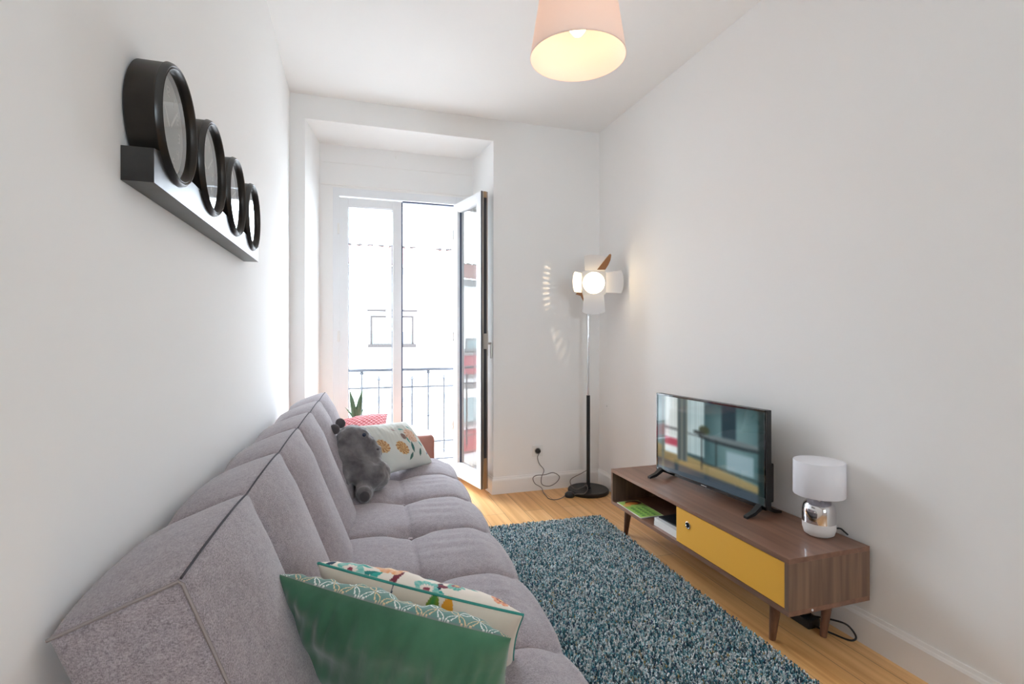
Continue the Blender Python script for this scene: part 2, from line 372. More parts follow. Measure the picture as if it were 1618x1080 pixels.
# ---------------------------------------------------------------- balcony and railing
b = B(); box(b, -1.2, 2.0, 4.12, 4.52, -.14, -.0); tag(obj('balcony_slab', b, M['balcony']), 'pale tiled balcony floor outside the open door', 'balcony', kind='structure')
rl = thing('balcony_railing', 'grey wrought iron railing with spear tipped bars on the balcony', 'railing', (0, 4.4, 0))
b = B(); box(b, -1.1, 1.9, -.02, .02, .850, .874, .004); obj('top_rail', b, M['rail'], rl)
for z in (.713, .238, .085):
    b = B(); box(b, -1.1, 1.9, -.006, .006, z-.007, z+.007); obj('cross_rail', b, M['rail'], rl)
for i in range(-8, 14):
    x = .0825+i*.1385*.995
    full = (i % 4 == 0)
    b = B()
    if full:
        tube(b, [(x, 0, 0.0), (x, 0, .852)], .0085, 8); lathe(b, [(.0, .0), (.018, .01), (.012, .03), (0, .035)], 10, T(x, 0, .82)); lathe(b, [(.0, .0), (.016, .012), (.016, .018), (0, .03)], 10, T(x, 0, .45))
    else:
        tube(b, [(x, 0, .17), (x, 0, .77)], .008, 8)
        lathe(b, [(.0, .0), (.017, .014), (.010, .026), (0, .06)], 4, T(x, 0, .765)); lathe(b, [(.0, 0), (.010, .034), (.017, .046), (0, .06)], 4, T(x, 0, .115))
    obj('baluster', b, M['rail'], rl, 40)

# ---------------------------------------------------------------- building across the street
bd = thing('apartment_building', 'white apartment building with terracotta tiled roof across the street', 'building', (0, 12, 0))
b = B(); box(b, -16, 9, 0, 6, -8, 2.66); obj('facade', b, M['plaster'], bd)
b = B(); box(b, -16.1, 9.1, -.16, 0, 2.55, 2.72, .03); box(b, -16.1, 9.1, -.06, 0, -.35, -.25); obj('cornice', b, M['plaster2'], bd)
def roof(bm, x0, x1, y0, z0, y1, z1, hip=0):
    n = int((x1-x0)/.035); rows = []
    for v in range(3):
        t = v/2; row = []
        for i in range(n+1):
            x = x0+(x1-x0)*i/n
            if hip: x = min(x, x1-hip*t) if x > x1-hip*t else x
            h = .035*abs(math.sin(x*PI/.21))
            row.append(bm.verts.new((x, y0+(y1-y0)*t, z0+(z1-z0)*t+h)))
        rows.append(row)
    for a, c in zip(rows, rows[1:]):
        for i in range(n): bm.faces.new((a[i], a[i+1], c[i+1], c[i]))
    for i in range(n): 
        pass
b = B(); roof(b, -16, 1.9, -.25, 2.72, 3.2, 3.72, .05); roof(b, 1.95, 9, -.25, 2.70, 3.2, 3.70); rf = obj('roof', b, M['terracotta'], bd, 60)
b = B()
for i in range(40):
    x = 1.72-.3*i
    if x < -9: break
    b = B(); lathe(b, [(.06, -.085), (.078, .085)], 10, T(x, 3.2, 3.72) @ RY(90)); obj('ridge_tile', b, M['ridge'], rf, 60)
for i in range(14): b = B(); lathe(b, [(.06, -.085), (.078, .085)], 10, T(2.5+.3*i, 3.2, 3.71) @ RY(90)); obj('ridge_tile', b, M['ridge'], rf, 60)
def far_window(x0, x1, z0, z1, shutter=.55, hood=True, rail=True):
    f = None
    b = B(); d = .05
    box(b, x0-d, x0, -.03, .06, z0-d, z1+d); box(b, x1, x1+d, -.03, .06, z0-d, z1+d); box(b, x0, x1, -.03, .06, z1, z1+d); box(b, x0-.1, x1+.1, -.09, .06, z0-d-.03, z0)
    if hood: box(b, x0-.12, x1+.12, -.10, 0, z1+.14, z1+.19)
    f = obj('window_surround', b, M['ridge'] if rail else M['plaster2'], bd)
    b = B(); box(b, x0, x1, -.012, -.004, z0, z1); obj('pane', b, M['winglass'], f)
    if shutter:
        b = B(); box(b, x0, x1, -.025, -.013, z1-(z1-z0)*shutter, z1); obj('roller_shutter', b, M['shutter'], f)
    if rail:
        b = B()
        for i in range(11): x = x0+(x1-x0)*(i+.5)/11; box(b, x-.008, x+.008, -.06, -.045, z0, z0+.26)
        box(b, x0, x1, -.06, -.045, z0+.26, z0+.28); obj('window_rail', b, M['rail'], f)
far_window(.46, 1.34, .96, 1.56, .6)
far_window(.46, 1.34, -.95, -.52, .3, rail=False)
far_window(-3.2, -2.2, .96, 1.56, .5)
for x in (-5.2, -6.6): far_window(x, x+.8, .78, 1.02, 0, False, False)
far_window(-6.4, -5.0, -1.3, -.3, .3, False, False); far_window(3.2, 4.1, .96, 1.56, .5)
b = B(); box(b, -8.2, -4.0, -.5, -.02, .10, .62, .02); obj('balcony_panel', b, M['pinkred'], bd)
b = B(); box(b, -8.3, -3.9, -.56, 0, .62, .68); box(b, -8.3, -3.9, -.56, 0, .0, .09); obj('balcony_ledge', b, M['plaster2'], bd)
b = B(); box(b, -8.2, -4.0, -.3, -.02, -2.1, -1.5, .02); obj('lower_balcony_panel', b, M['pinkred'], bd)
b = B(); lathe(b, [(0, 0), (.09, 0), (.09, .03), (0, .03)], 16, T(2.05, 0, 2.15) @ RX(90)); box(b, 1.85, 2.25, -.03, 0, 1.93, 1.95); obj('wall_fixture', b, M['plaster2'], bd)
b = B(); box(b, -30, 30, 4.6, 30, -8.1, -8); tag(obj('street_ground', b, M['asphalt']), 'grey street ground far below the balcony', 'street', kind='structure')

# ================================================================ SOFA
SL = 2.30; CH = SL/6
so = thing('sofa_bed', 'long grey fabric sofa bed with tufted seat and split backrest along the left wall', 'sofa', (-.372, .775, 0), -math.radians(1.9))
def puff(t, p=2.4): return 1-abs(2*t-1)**p
def g2(dx, dy, s): return math.exp(-(dx*dx+dy*dy)/(2*s*s))
LEAN = 21; BT = .165; BH = .58
def back_disp(y0):
    def f(p, n):
        y = p.y+CH*1.5; t = (y/CH) % 1.0; s = (p.z+BH/2)/BH
        if y <= 0.001 or y >= 3*CH-.001: t = 0.0
        e = max(0, min(1, (BH/2-abs(p.z))/.10)); e = e*e*(3-2*e)
        fr = max(0, n.x)**2; tp = max(0, n.z)**2
        d = fr*(.036*puff(t, 2.2)*(.6+.4*e))
        for k in (1, 2):
            d -= fr*.030*g2(y-k*CH, p.z-.03, .030)
            d -= fr*.010*math.exp(-((y-k*CH)/.012)**2)*e
        u = (p.x+BT/2)/BT
        ex = max(0, min(1, (BT/2-abs(p.x))/.05))
        d += tp*.020*puff(t, 2.6)*(.6+.4*ex)
        for k in (1, 2): d -= tp*.004*math.exp(-((y-k*CH)/.008)**2)
        d += (abs(n.y)**2)*.010*ex*e
        d += .0022*noise.noise(Vector((p.x*9, p.y*11+y0, p.z*7)))
        return d
    return f
Mb = T(.1575, 0, .83) @ RY(-LEAN) @ T(-BT/2, 0, -BH/2)    # ridge (front-top corner) at local x .1575, z .83
for k in (0, 1):
    bm = pad(BT, 3*CH-.012, BH, 14, 170, 60, .014, back_disp(k*3.3))
    bm.transform(T(0, CH*1.5+k*3*CH, 0) @ Mb)
    bk = obj('backrest', bm, M['sofa'], so, 60)
    # seam welts
    bm = B()
    for yy0, yy1 in ((.008, 3*CH-.014),):
        pts = []
        for i in range(60):
            y = yy0+(yy1-yy0)*i/59; t = (y/CH) % 1.0
            q = puff(t, 3)
            q = puff(t, 2.4); pts.append(T(0, k*3*CH, 0) @ Mb @ Vector((BT/2-.004+.0125*q, y, BH/2-.003+.0115*q)))
        tube(bm, pts, .0019, 6)
    obj('ridge_seam', bm, M['sofa_seam'], bk, 60); bm = B()
    for ye in (.006, 3*CH-.012):
        pts = [T(0, k*3*CH, 0) @ Mb @ Vector(p) for p in ((-BT/2+.004, ye, BH/2-.004), (BT/2-.006, ye, BH/2-.004), (BT/2-.003, ye, BH/2-.01), (BT/2-.003, ye, -BH/2+.02))]
        bm = B(); tube(bm, pts, .0024, 6); obj('piping', bm, M['sofa_pipe'], bk, 60)
SX0, SX1 = .295, .850; SW = SX1-SX0+.06; ST = .17
def seat_disp(p, n):
    y = p.y+SL/2; t = (y/CH) % 1.0
    if y <= .001 or y >= SL-.001: t = 0
    e = max(0, min(1, (SW/2-abs(p.x))/.09)); e = e*e*(3-2*e)
    up = max(0, n.z)**2; fr = max(0, n.x)**2
    xm = .0
    d = up*.020*puff(t, 3.0)*(.55+.45*e)
    d += up*.012*(1-abs(2*((p.x+SW/2)/SW*2 % 1)-1)**2.2)*e
    for k in range(1, 6):
        d -= up*.030*g2((p.x-xm)*.8, y-k*CH, .030); d -= up*.007*math.exp(-((y-k*CH)/.010)**2)
    d -= up*.005*math.exp(-((p.x-xm)/.007)**2)
    d += up*.0016*math.sin(y*90+p.x*14+3*noise.noise(Vector((p.x*5, y*3, 0))))*g2((p.x-.13)*.6, ((y/CH) % 1-.5)*CH*.7, .05)
    d += fr*.015*puff(t, 2.8)
    ey = max(0, min(1, (SL/2-abs(p.y))/.10)); d -= up*.020*(1-ey)**2; ex = max(0, min(1, (SW/2-p.x)/.12)); d -= up*.024*(1-ex)**2
    d += .002*noise.noise(Vector((p.x*8, y*9, 4)))
    return d
bm = pad(SW, SL, ST, 64, 300, 14, .035, seat_disp); bm.transform(T((SX0+SX1)/2-.03, SL/2, .410-ST/2))
seat = obj('seat', bm, M['sofa'], so, 70)
bm = B()
for zz in (.338, ):
    pts = []
    for i in range(120):
        y = .03+(SL-.06)*i/119; t = (y/CH) % 1; pts.append((SX1+.0+.011*puff(t, 2.8), y, zz))
    tube(bm, pts, .0025, 6)
obj('piping', bm, M['sofa_seam'], seat, 60)
bm = B(); box(bm, .12, .80, .06, SL-.06, .19, .245, .01); obj('base_frame', bm, M['sofa_base'], so)
bm = B(); box(bm, .10, .28, .1, SL-.1, .23, .33, .01); obj('hinge_beam', bm, M['sofa_base'], so)
for x in (.2, .74):
    for y in (.18, SL-.18):
        b = B(); lathe(b, [(0, 0), (.014, 0), (.022, .19), (0, .19)], 20, T(x, y, .012 if x > .5 else 0)); obj('leg', b, M['walnut_leg'], so, 40)
# tuft buttons
for k in range(1, 6):
    b = B(); lathe(b, [(0, 0), (.010, 0), (.009, .003), (0, .005)], 16, T((SX0+SX1)/2-.03, k*CH, .398)); obj('tuft_button', b, M['sofa'], so, 40)

# ================================================================ CUSHIONS
def cushion(name, corner_tl, corner_tr, down, hgt, thick, face_f, face_b, nu, nv, mats, label, cat='cushion', pinch=.06, piping=None, wr=.004, skew=False):
    """pillow hanging from its top edge TL-TR, `down` = direction of its side edges; front = side facing the photographer"""
    TL = Vector(corner_tl); TR = Vector(corner_tr); u = TR-TL; wd = u.length; u.normalize()
    v = Vector(down); v = v.normalized() if skew else (v-u*v.dot(u)).normalized(); n = u.cross(v).normalized()   # n: towards the back or front
    if n.y > 0: n = -n
    ctr = TL+u*wd/2+v*hgt/2
    root = thing(name, label, cat, ctr)
    def arc(half):
        tab = [0]; ph = thick/2
        for k in range(1, 401):
            q = k/400; hh = thick/2*max(0, 1-q**2.6)**.42; tab.append(tab[-1]+math.hypot(half/400, hh-ph)); ph = hh
        return lambda q: math.copysign(tab[min(400, int(abs(q)*400))], q)
    au, av = arc(wd/2), arc(hgt/2)
    def P(s, t, side):
        # s,t in -1..1 ; edges curve in between the corners
        es = 1-pinch*(1-abs(t)**2.2)*abs(s)**1.5; et = 1-pinch*(1-abs(s)**2.2)*abs(t)**1.5
        a = max(0, 1-abs(s)**2.6); c = max(0, 1-abs(t)**2.6)
        h = thick/2*(a*c)**.42
        wrk = (wr*noise.noise(Vector((s*3.1, t*3.1, side*5+wd*10)))+wr*.9*noise.noise(Vector((s*11+t*1.5, t*1.8, side*7)))*max(0, -t*.7+.4))*min(1, h/thick*4)
        return u*(s*wd/2*es)+v*(t*hgt/2*et)+n*(side*(h+wrk))
    bm = B(); lay = bm.verts.layers.float_color.new('Col')
    grid = {}
    for side in (1, -1):
        for i in range(nu+1):
            for j in range(nv+1):
                border = i in (0, nu) or j in (0, nv)
                if border and side == -1: grid[(-1, i, j)] = grid[(1, i, j)]; continue
                # denser towards the edges
                s = math.sin((-1+2*i/nu)*PI/2*.92)/math.sin(PI/2*.92); t = math.sin((-1+2*j/nv)*PI/2*.92)/math.sin(PI/2*.92)
                vv = bm.verts.new(P(s, t, side)); c = (face_f if side == 1 else face_b)
                # arc-length-like pattern coordinates in metres
                hh = thick/2*(max(0, 1-abs(t)**2.6))**.42
                col = c(au(s), av(t), 2*au(1), 2*av(1)) if c else (128, 128, 128)
                vv[lay] = (*lin(col), 1); grid[(side, i, j)] = vv
        for i in range(nu):
            for j in range(nv):
                f = [grid[(side, i, j)], grid[(side, i+1, j)], grid[(side, i+1, j+1)], grid[(side, i, j+1)]]
                if side == -1: f.reverse()
                fc = bm.faces.new(f); fc.material_index = 0 if side == 1 else 1
    bmesh.ops.recalc_face_normals(bm, faces=bm.faces)
    obj('cover', bm, mats, root, 180)
    if piping:
        loop = [P(s, -1, 0) for s in [-1+2*k/30 for k in range(30)]]+[P(1, s, 0) for s in [-1+2*k/20 for k in range(20)]]+[P(-s, 1, 0) for s in [-1+2*k/30 for k in range(30)]]+[P(-1, -s, 0) for s in [-1+2*k/20 for k in range(21)]]
        bm = B(); tube(bm, loop, .0028, 6); obj('piping', bm, piping, root, 60)
    return root

def mixc(a, b_, t): return tuple(x+(y-x)*t for x, y in zip(a, b_))
def leafpat(x, y, w_, h_):
    base = (104, 142, 134)
    q = .040; gx, gy = x/q, y/q
    for di in (-1, 0, 1):
        for dj in (-1, 0, 1):
            for sx_, sy_ in ((1, 1), (1, -1), (-1, 1), (-1, -1)):
                cx, cy = math.floor(gx)+.5+di+sx_*.25, math.floor(gy)+.5+dj+sy_*.25
                if abs(gx-cx) > .35 or abs(gy-cy) > .35: continue
                an = math.atan2(sy_, sx_)
                if leafshape(gx, gy, cx, cy, .34, .125, an) and not leafshape(gx, gy, cx, cy, .27, .080, an): return (240, 240, 234) if (di+dj+math.floor(gx)+math.floor(gy)) % 2 else (230, 200, 156)
    return base

def flower(x, y, cx, cy, r, n, outer, inner, core):
    dx, dy = x-cx, y-cy; d = math.hypot(dx, dy)
    a = math.atan2(dy, dx); rr = r*(.78+.22*abs(math.cos(a*n/2)))
    if d > rr: return None
    if d < r*.22: return core
    if d < r*.55*(.7+.3*abs(math.sin(a*n))): return inner
    return mixc(outer, (245, 235, 225), .35*abs(math.cos(a*n)))
def leafshape(x, y, cx, cy, l, wd, ang):
    c, s = math.cos(ang), math.sin(ang); u = ((x-cx)*c+(y-cy)*s)/l; v = (-(x-cx)*s+(y-cy)*c)/wd
    return abs(u) < 1 and abs(v) < (1-u*u)
def watercolour(seed, base=(238, 228, 216)):
    rnd = random.Random(seed); fl = []; lf = []
    pal = [((40, 150, 135), (150, 60, 70), (230, 190, 90)), ((226, 120, 70), (150, 60, 50), (240, 200, 120)), ((150, 52, 60), (110, 50, 60), (60, 140, 130)), ((70, 175, 165), (240, 225, 215), (130, 40, 60)), ((232, 150, 90), (250, 220, 180), (150, 70, 60))]
    for gx in range(-3, 4):
        for gy in range(-2, 3):
            fl.append((gx*.082+rnd.uniform(-.018, .018), gy*.078+rnd.uniform(-.02, .02)+(.03 if gx % 2 else 0), rnd.uniform(.019, .038), rnd.choice((5, 6, 7)), pal[rnd.randrange(5)]))
            for q in range(3): lf.append((gx*.082+rnd.uniform(-.045, .045), gy*.078+rnd.uniform(-.045, .045), rnd.uniform(.014, .03), rnd.uniform(.004, .009), rnd.uniform(0, PI), rnd.choice([(40, 130, 125), (120, 50, 66), (60, 165, 155), (30, 60, 80), (200, 110, 60)])))
    def f(x, y, w_, h_):
        wv = noise.noise(Vector((x*60, y*60, seed)))*.004
        for cx, cy, r, n, (o, i, c) in fl:
            if abs(x-cx) < r and abs(y-cy) < r:
                q = flower(x+wv, y+wv, cx, cy, r, n, o, i, c)
                if q: return mixc(q, base, .18+.2*noise.noise(Vector((x*120, y*120, 2))))
        for cx, cy, l, wd, a, col in lf:
            if abs(x-cx) < l and abs(y-cy) < l and leafshape(x+wv, y, cx, cy, l, wd, a): return col
        return base
    return f
def cream_face(x, y, w_, h_):
    yy = y+h_/2
    if .02 < x < .055 and yy < .10 and leafshape(x, y, .038, -h_/2+.05, .06, .017, PI/2): return mixc((60, 120, 60), (110, 130, 40), .5+.5*math.sin(x*300))
    if .05 < x < .09 and leafshape(x, y, .068, -h_/2+.05, .06, .016, PI/2): return (206, 140, 40)
    if abs(x+.05-.1*(yy-.02)) < .0012 and yy < .05: return (60, 70, 90)
    if leafshape(x, y, -.045, -h_/2+.055, .010, .006, 0): return (50, 60, 84)
    return (214, 202, 186)
def far_floral(x, y, w_, h_):
    base = (208, 210, 204)
    for (cx, cy, r, o, i, c) in ((-.035, .03, .042, (206, 170, 122), (150, 100, 60), (176, 120, 70)), (.085, -.035, .046, (216, 186, 166), (200, 150, 120), (206, 160, 120)), (.022, -.035, .02, (140, 118, 110), (110, 84, 80), (170, 140, 110)), (-.15, .0, .04, (205, 172, 130), (160, 110, 70), (180, 130, 80))):
        d = math.hypot(x-cx, y-cy); a = math.atan2(y-cy, x-cx)
        if d < r*(.86+.14*abs(math.cos(a*6))):
            k = noise.noise(Vector((x*260, y*260, 1)))
            if d > r*.3 and abs(math.cos(a*5+d*90)) > .86 and k > -.3: return i
            if d < r*.5 and k > .15: return i
            return o
    for (cx, cy, l, wd, a, col) in ((.045, .035, .035, .009, 1.9, (60, 110, 104)), (.085, .07, .03, .008, 2.2, (50, 96, 90)), (.13, .02, .022, .010, 1.2, (70, 140, 132)), (.04, -.01, .022, .006, 1.5, (90, 160, 150)), (0, .085, .032, .008, 2.4, (70, 110, 100)), (.12, -.09, .02, .006, .6, (80, 160, 150)), (.155, .08, .018, .006, 2.6, (110, 120, 150)), (.04, -.08, .02, .005, .2, (100, 170, 165)), (-.02, -.08, .02, .003, .5, (170, 140, 140)), (.17, -.09, .02, .006, .9, (80, 150, 150))):
        if leafshape(x, y, cx, cy, l, wd, a): return col
    return base
def scallop(x, y, w_, h_):
    q = .030; X, Y = x/q, y/(q*.62)
    best = None
    for r in range(3):
        j = math.floor(Y)+1-r
        ox = .5 if j % 2 else 0
        cx = math.floor(X-ox+.5)+ox
        d = math.hypot(X-cx, (Y-j)*.62+.0)
        if d < .52: best = d; break
    d = best if best is not None else .3
    if d > .43: return (236, 190, 186)
    if d > .30: return (176, 40, 66)
    if d > .2: return (220, 120, 124)
    return (140, 36, 30)

cushion('cushion', (-.124, 1.010, .715), (.246, .782, .662), (.20, .33, -.92), .31, .125, None, leafpat, 420, 300, [M['velvet'], M['vc']], 'green velvet cushion with patterned back nearest the camera on the sofa', pinch=.05, wr=.009)
cushion('cushion', (-.066, 1.135, .675), (.322, .945, .602), (.26, .50, -.83), .30, .12, cream_face, watercolour(5), 320, 220, [M['vc'], M['vc']], 'cream cushion with bright flower print and teal piping behind the green velvet one', pinch=.05, piping=M['teal'])
cushion('cushion', (.02, 2.64, .70), (.288, 2.90, .668), (.147, -.036, -.242), .285, .12, far_floral, far_floral, 220, 160, [M['vc'], M['vc']], 'pale cushion with tan flowers leaning beside the grey plush hippo', pinch=.04, skew=True)
cushion('cushion', (-.085, 3.42, .60), (.224, 3.37, .645), (.12, -.9, -.28), .29, .10, scallop, scallop, 200, 160, [M['vc'], M['vc']], 'red and pink patterned cushion lying on the brown pouffe by the door', pinch=.04)

# ---------------------------------------------------------------- plush hippo
hp = thing('plush_hippo', 'grey plush hippo toy slumped against the sofa backrest', 'plush toy', (0.03, 2.42, .40))
def blob(parts):
    bm = B()
    for (x, y, z, rx, ry, rz, ax, an) in parts:
        m = T(x, y, z) @ Matrix.Rotation(math.radians(an), 4, ax) @ Matrix.Diagonal((rx, ry, rz, 1))
        bmesh.ops.create_icosphere(bm, subdivisions=4, radius=1, matrix=m)
    return bm
def rel(x, y, z): return (x-.03, y-2.42, z-.40)
parts = []
def e(x, y, z, rx, ry, rz, ax='Y', an=0): parts.append((*rel(x, y, z), rx, ry, rz, ax, an))
e(.085, 2.42, .512, .088, .085, .078)            # rump
e(.03, 2.44, .545, .085, .085, .08)
e(-.015, 2.46, .600, .080, .078, .085)           # chest
e(.015, 2.47, .668, .082, .075, .066, 'Y', 20)   # head
e(.062, 2.46, .646, .058, .056, .046, 'Y', 35)   # muzzle
e(.098, 2.45, .614, .045, .048, .038, 'Y', 50)   # nose
e(.055, 2.35, .463, .042, .060, .040, 'X', 10)   # leg towards the camera
e(.055, 2.31, .455, .034, .030, .036)
e(-.03, 2.40, .530, .042, .05, .045)             # fore leg
e(-.035, 2.37, .505, .034, .034, .038)
bd2 = obj('body', blob(parts), M['plush'], hp, 180)
md = bd2.modifiers.new('remesh', 'REMESH'); md.mode = 'VOXEL'; md.voxel_size = .006; md.use_smooth_shade = True
ms = bd2.modifiers.new('smooth', 'SMOOTH'); ms.factor = .6; ms.iterations = 12
tx = bpy.data.textures.new('plush_folds', 'CLOUDS'); tx.noise_scale = .045; tx.noise_depth = 2
mdp = bd2.modifiers.new('folds', 'DISPLACE'); mdp.texture = tx; mdp.strength = .022; mdp.mid_level = .5
for (x, y, z) in ((-.072, 2.45, .724), (-.048, 2.50, .742)):
    b = blob([(*rel(x, y, z), .022, .014, .024, 'Y', -35)]); obj('ear', b, M['plushd'], hp, 180)
b = blob([(*rel(.056, 2.403, .700), .0085, .006, .009, 'X', 0)]); obj('eye', b, M['eye'], hp, 180)
b = blob([(*rel(.055, 2.282, .456), .022, .010, .024, 'X', 0)]); obj('foot_pad', b, M['plushd'], hp, 180)
b = blob([(*rel(.117, 2.415, .628), .007, .006, .006, 'X', 0), (*rel(.122, 2.44, .612), .007, .006, .006, 'X', 0)]); obj('nostril', b, M['plushd'], hp, 180)

# ---------------------------------------------------------------- pouffe and aloe
bm = pad(.60, .42, .42, 24, 20, 20, .03, lambda p, n: .006*max(0, n.z)*puff((p.x/.6+.5))*puff(p.y/.42+.5)); bm.transform(T(0, 0, .33))
pf = thing('pouffe', 'brown leatherette box pouffe between the sofa and the balcony door', 'pouffe', (.19, 3.32, 0))
obj('padded_box', bm, M['ottoman'], pf, 60)
for x in (-.25, .25):
    for y in (-.16, .16): b = B(); lathe(b, [(0, 0), (.015, 0), (.02, .125), (0, .125)], 16, T(x, y, 0)); obj('leg', b, M['black'], pf, 40)
al = thing('potted_aloe', 'small potted aloe with pointed green leaves behind the red cushion', 'plant', (.03, 3.475, .543))
b = B(); lathe(b, [(0, 0), (.026, 0), (.036, .065), (.038, .07), (.034, .07), (.03, .055), (0, .055)], 28); obj('pot', b, M['pot'], al, 40)
b = B(); lathe(b, [(0, 0), (.031, 0), (0, .004)], 20, T(0, 0, .056)); obj('soil', b, M['soil'], al, 40)
for (dx, dy, h, r) in ((-.042, -.01, .26, .020), (.040, -.005, .255, .021), (-.07, .01, .14, .009), (.055, .02, .13, .01), (.005, .02, .12, .012), (-.01, -.02, .10, .01)):
    b = B(); pts = [(dx*.15*(1+5.6*(i/9)**1.3), dy*(1+i/9), .055+(h-.055)*i/9) for i in range(10)]
    rings = []
    for i, p in enumerate(pts):
        rr = r*(1-(i/9)**2.2)*(.75+.25*math.sin(min(1, i/3)*PI/2))+.0004
        rings.append([b.verts.new((p[0]+rr*math.cos(a), p[1]+rr*.45*math.sin(a)+(.25*rr if math.sin(a) > 0 else 0), p[2])) for a in [2*PI*k/10 for k in range(10)]])
    for q, s in zip(rings, rings[1:]):
        for k in range(10): b.faces.new((q[k], q[(k+1) % 10], s[(k+1) % 10], s[k]))
    b.faces.new(rings[-1]); obj('leaf', b, M['aloe'], al, 60)

# ================================================================ RUG
rg = thing('shag_rug', 'teal and white flecked shag rug on the pine floor', 'rug', (0, 0, 0))
RW, RL = 1.36, 2.20
rm = T(1.493, 2.885, 0) @ RZ(-1.6) @ T(-RW, -RL, 0)
b = B(); box(b, .01, RW-.01, .01, RL-.01, .0, .010); b.transform(rm); obj('backing', b, M['rugback'], rg)
pal = [((8, 84, 104), 26), ((34, 122, 140), 16), ((100, 170, 182), 13), ((176, 212, 218), 18), ((238, 247, 250), 38), ((246, 247, 246), 18), ((206, 190, 150), 2), ((196, 164, 70), 1.2), ((24, 62, 108), 7)]
cols = [lin(c) for c, _ in pal]; wts = [q for _, q in pal]
verts = []; faces = []; vcol = []
rnd = random.Random(3); step = .0068
ny = int(RL/step); nx = int(RW/step)
for i in range(nx):
    for j in range(ny):
        x = (i+rnd.random())*step; y = (j+rnd.random())*step
        if x > RW or y > RL: continue
        if x < .22 and y < 1.9: continue       # wholly beneath the sofa
        c = rnd.choices(cols, wts)[0]; k = .85+.3*rnd.random(); c = (c[0]*k, c[1]*k, c[2]*k, 1)
        a = rnd.random()*2*PI; ln = rnd.uniform(.004, .013); h = rnd.uniform(.020, .027); w_ = rnd.uniform(.0022, .0035)
        dx, dy = math.cos(a), math.sin(a); px, py = -dy*w_, dx*w_
        base = len(verts)
        for (f, z, s) in ((0, .006, .8), (.45, h, 1.1), (1, h*.86, .25)):
            X, Y = x+dx*ln*f, y+dy*ln*f
            verts += [(X+px*s, Y+py*s, z), (X-px*s, Y-py*s, z), (X+dx*w_*s*.9, Y+dy*w_*s*.9, z+w_*1.2*s)]
        for q in (0, 3):
            A = base+q
            faces += [(A, A+1, A+4, A+3), (A+1, A+2, A+5, A+4), (A+2, A, A+3, A+5)]
        vcol += [c]*9
me = bpy.data.meshes.new('pile'); me.from_pydata(verts, [], faces); me.materials.append(M['rug'])
ca = me.color_attributes.new('Col', 'FLOAT_COLOR', 'POINT'); ca.data.foreach_set('color', [t for c in vcol for t in c])
me.polygons.foreach_set('use_smooth', [True]*len(me.polygons))
po = bpy.data.objects.new('pile', me); C.objects.link(po); po.parent = rg; po.matrix_local = rm; po['kind'] = 'stuff'

# ================================================================ TV CABINET
cb = thing('tv_cabinet', 'low walnut television cabinet with mustard door and open shelf against the right wall', 'cabinet', (1.44, 1.385, 0))
CD, CL, Z0, Z1 = .378, 1.258, .177, .377; th = .018
b = B(); box(b, 0, CD, 0, CL, Z1-th, Z1, .0015); obj('top_panel', b, M['walnut'], cb)
b = B(); box(b, 0, CD, 0, CL, Z0, Z0+th, .0015); obj('bottom_panel', b, M['walnut'], cb)
for y in (0, CL-th): b = B(); box(b, 0, CD, y, y+th, Z0+th, Z1-th); obj('side_panel', b, M['walnut_v'], cb)
b = B(); box(b, .012, CD-.01, .632, .650, Z0+th, Z1-th); obj('divider', b, M['walnut_v'], cb)
b = B(); box(b, CD-.012, CD-.004, th, CL-th, Z0+th, Z1-th); obj('back_panel', b, M['walnut'], cb)
b = B(); box(b, .003, .018, .021, .640, Z0+th+.003, Z1-th-.003, .001); dr = obj('door', b, M['mustard'], cb)
b = B(); lathe(b, [(.0, 0), (.0165, 0), (.0165, .004), (.013, .0045), (.012, .0015), (0, .0015)], 32, T(.003, .552, .300) @ RY(-90)); obj('finger_pull', b, M['chrome'], dr, 40)
b = B(); lathe(b, [(0, 0), (.011, 0), (.0105, .002), (0, .002)], 28, T(.0015, .552, .300) @ RY(-90)); obj('pull_recess', b, M['darkchrome'], dr, 40)
b = B(); lathe(b, [(0, 0), (.0045, 0), (.004, .002), (0, .003)], 14, T(.105, -.0, .186) @ RX(90)); obj('screw_cap', b, M['white'], cb, 40)
for (x, y, dx, dy) in ((.055, .11, 0.012, .02), (.055, CL-.10, .01, .03), (CD-.07, .11, -.012, -.0), (CD-.07, CL-.10, -.01, .02)):
    b = B(); tube(b, [(x+dx*f*2.2, y+dy*f*2.2, Z0*(1-f)) for f in (0, .25, .5, .75, 1)], .021, 20, r2=.012)
    for v in b.verts: v.co.z = max(v.co.z, 0)
    obj('leg', b, M['walnut_leg'], cb, 40)

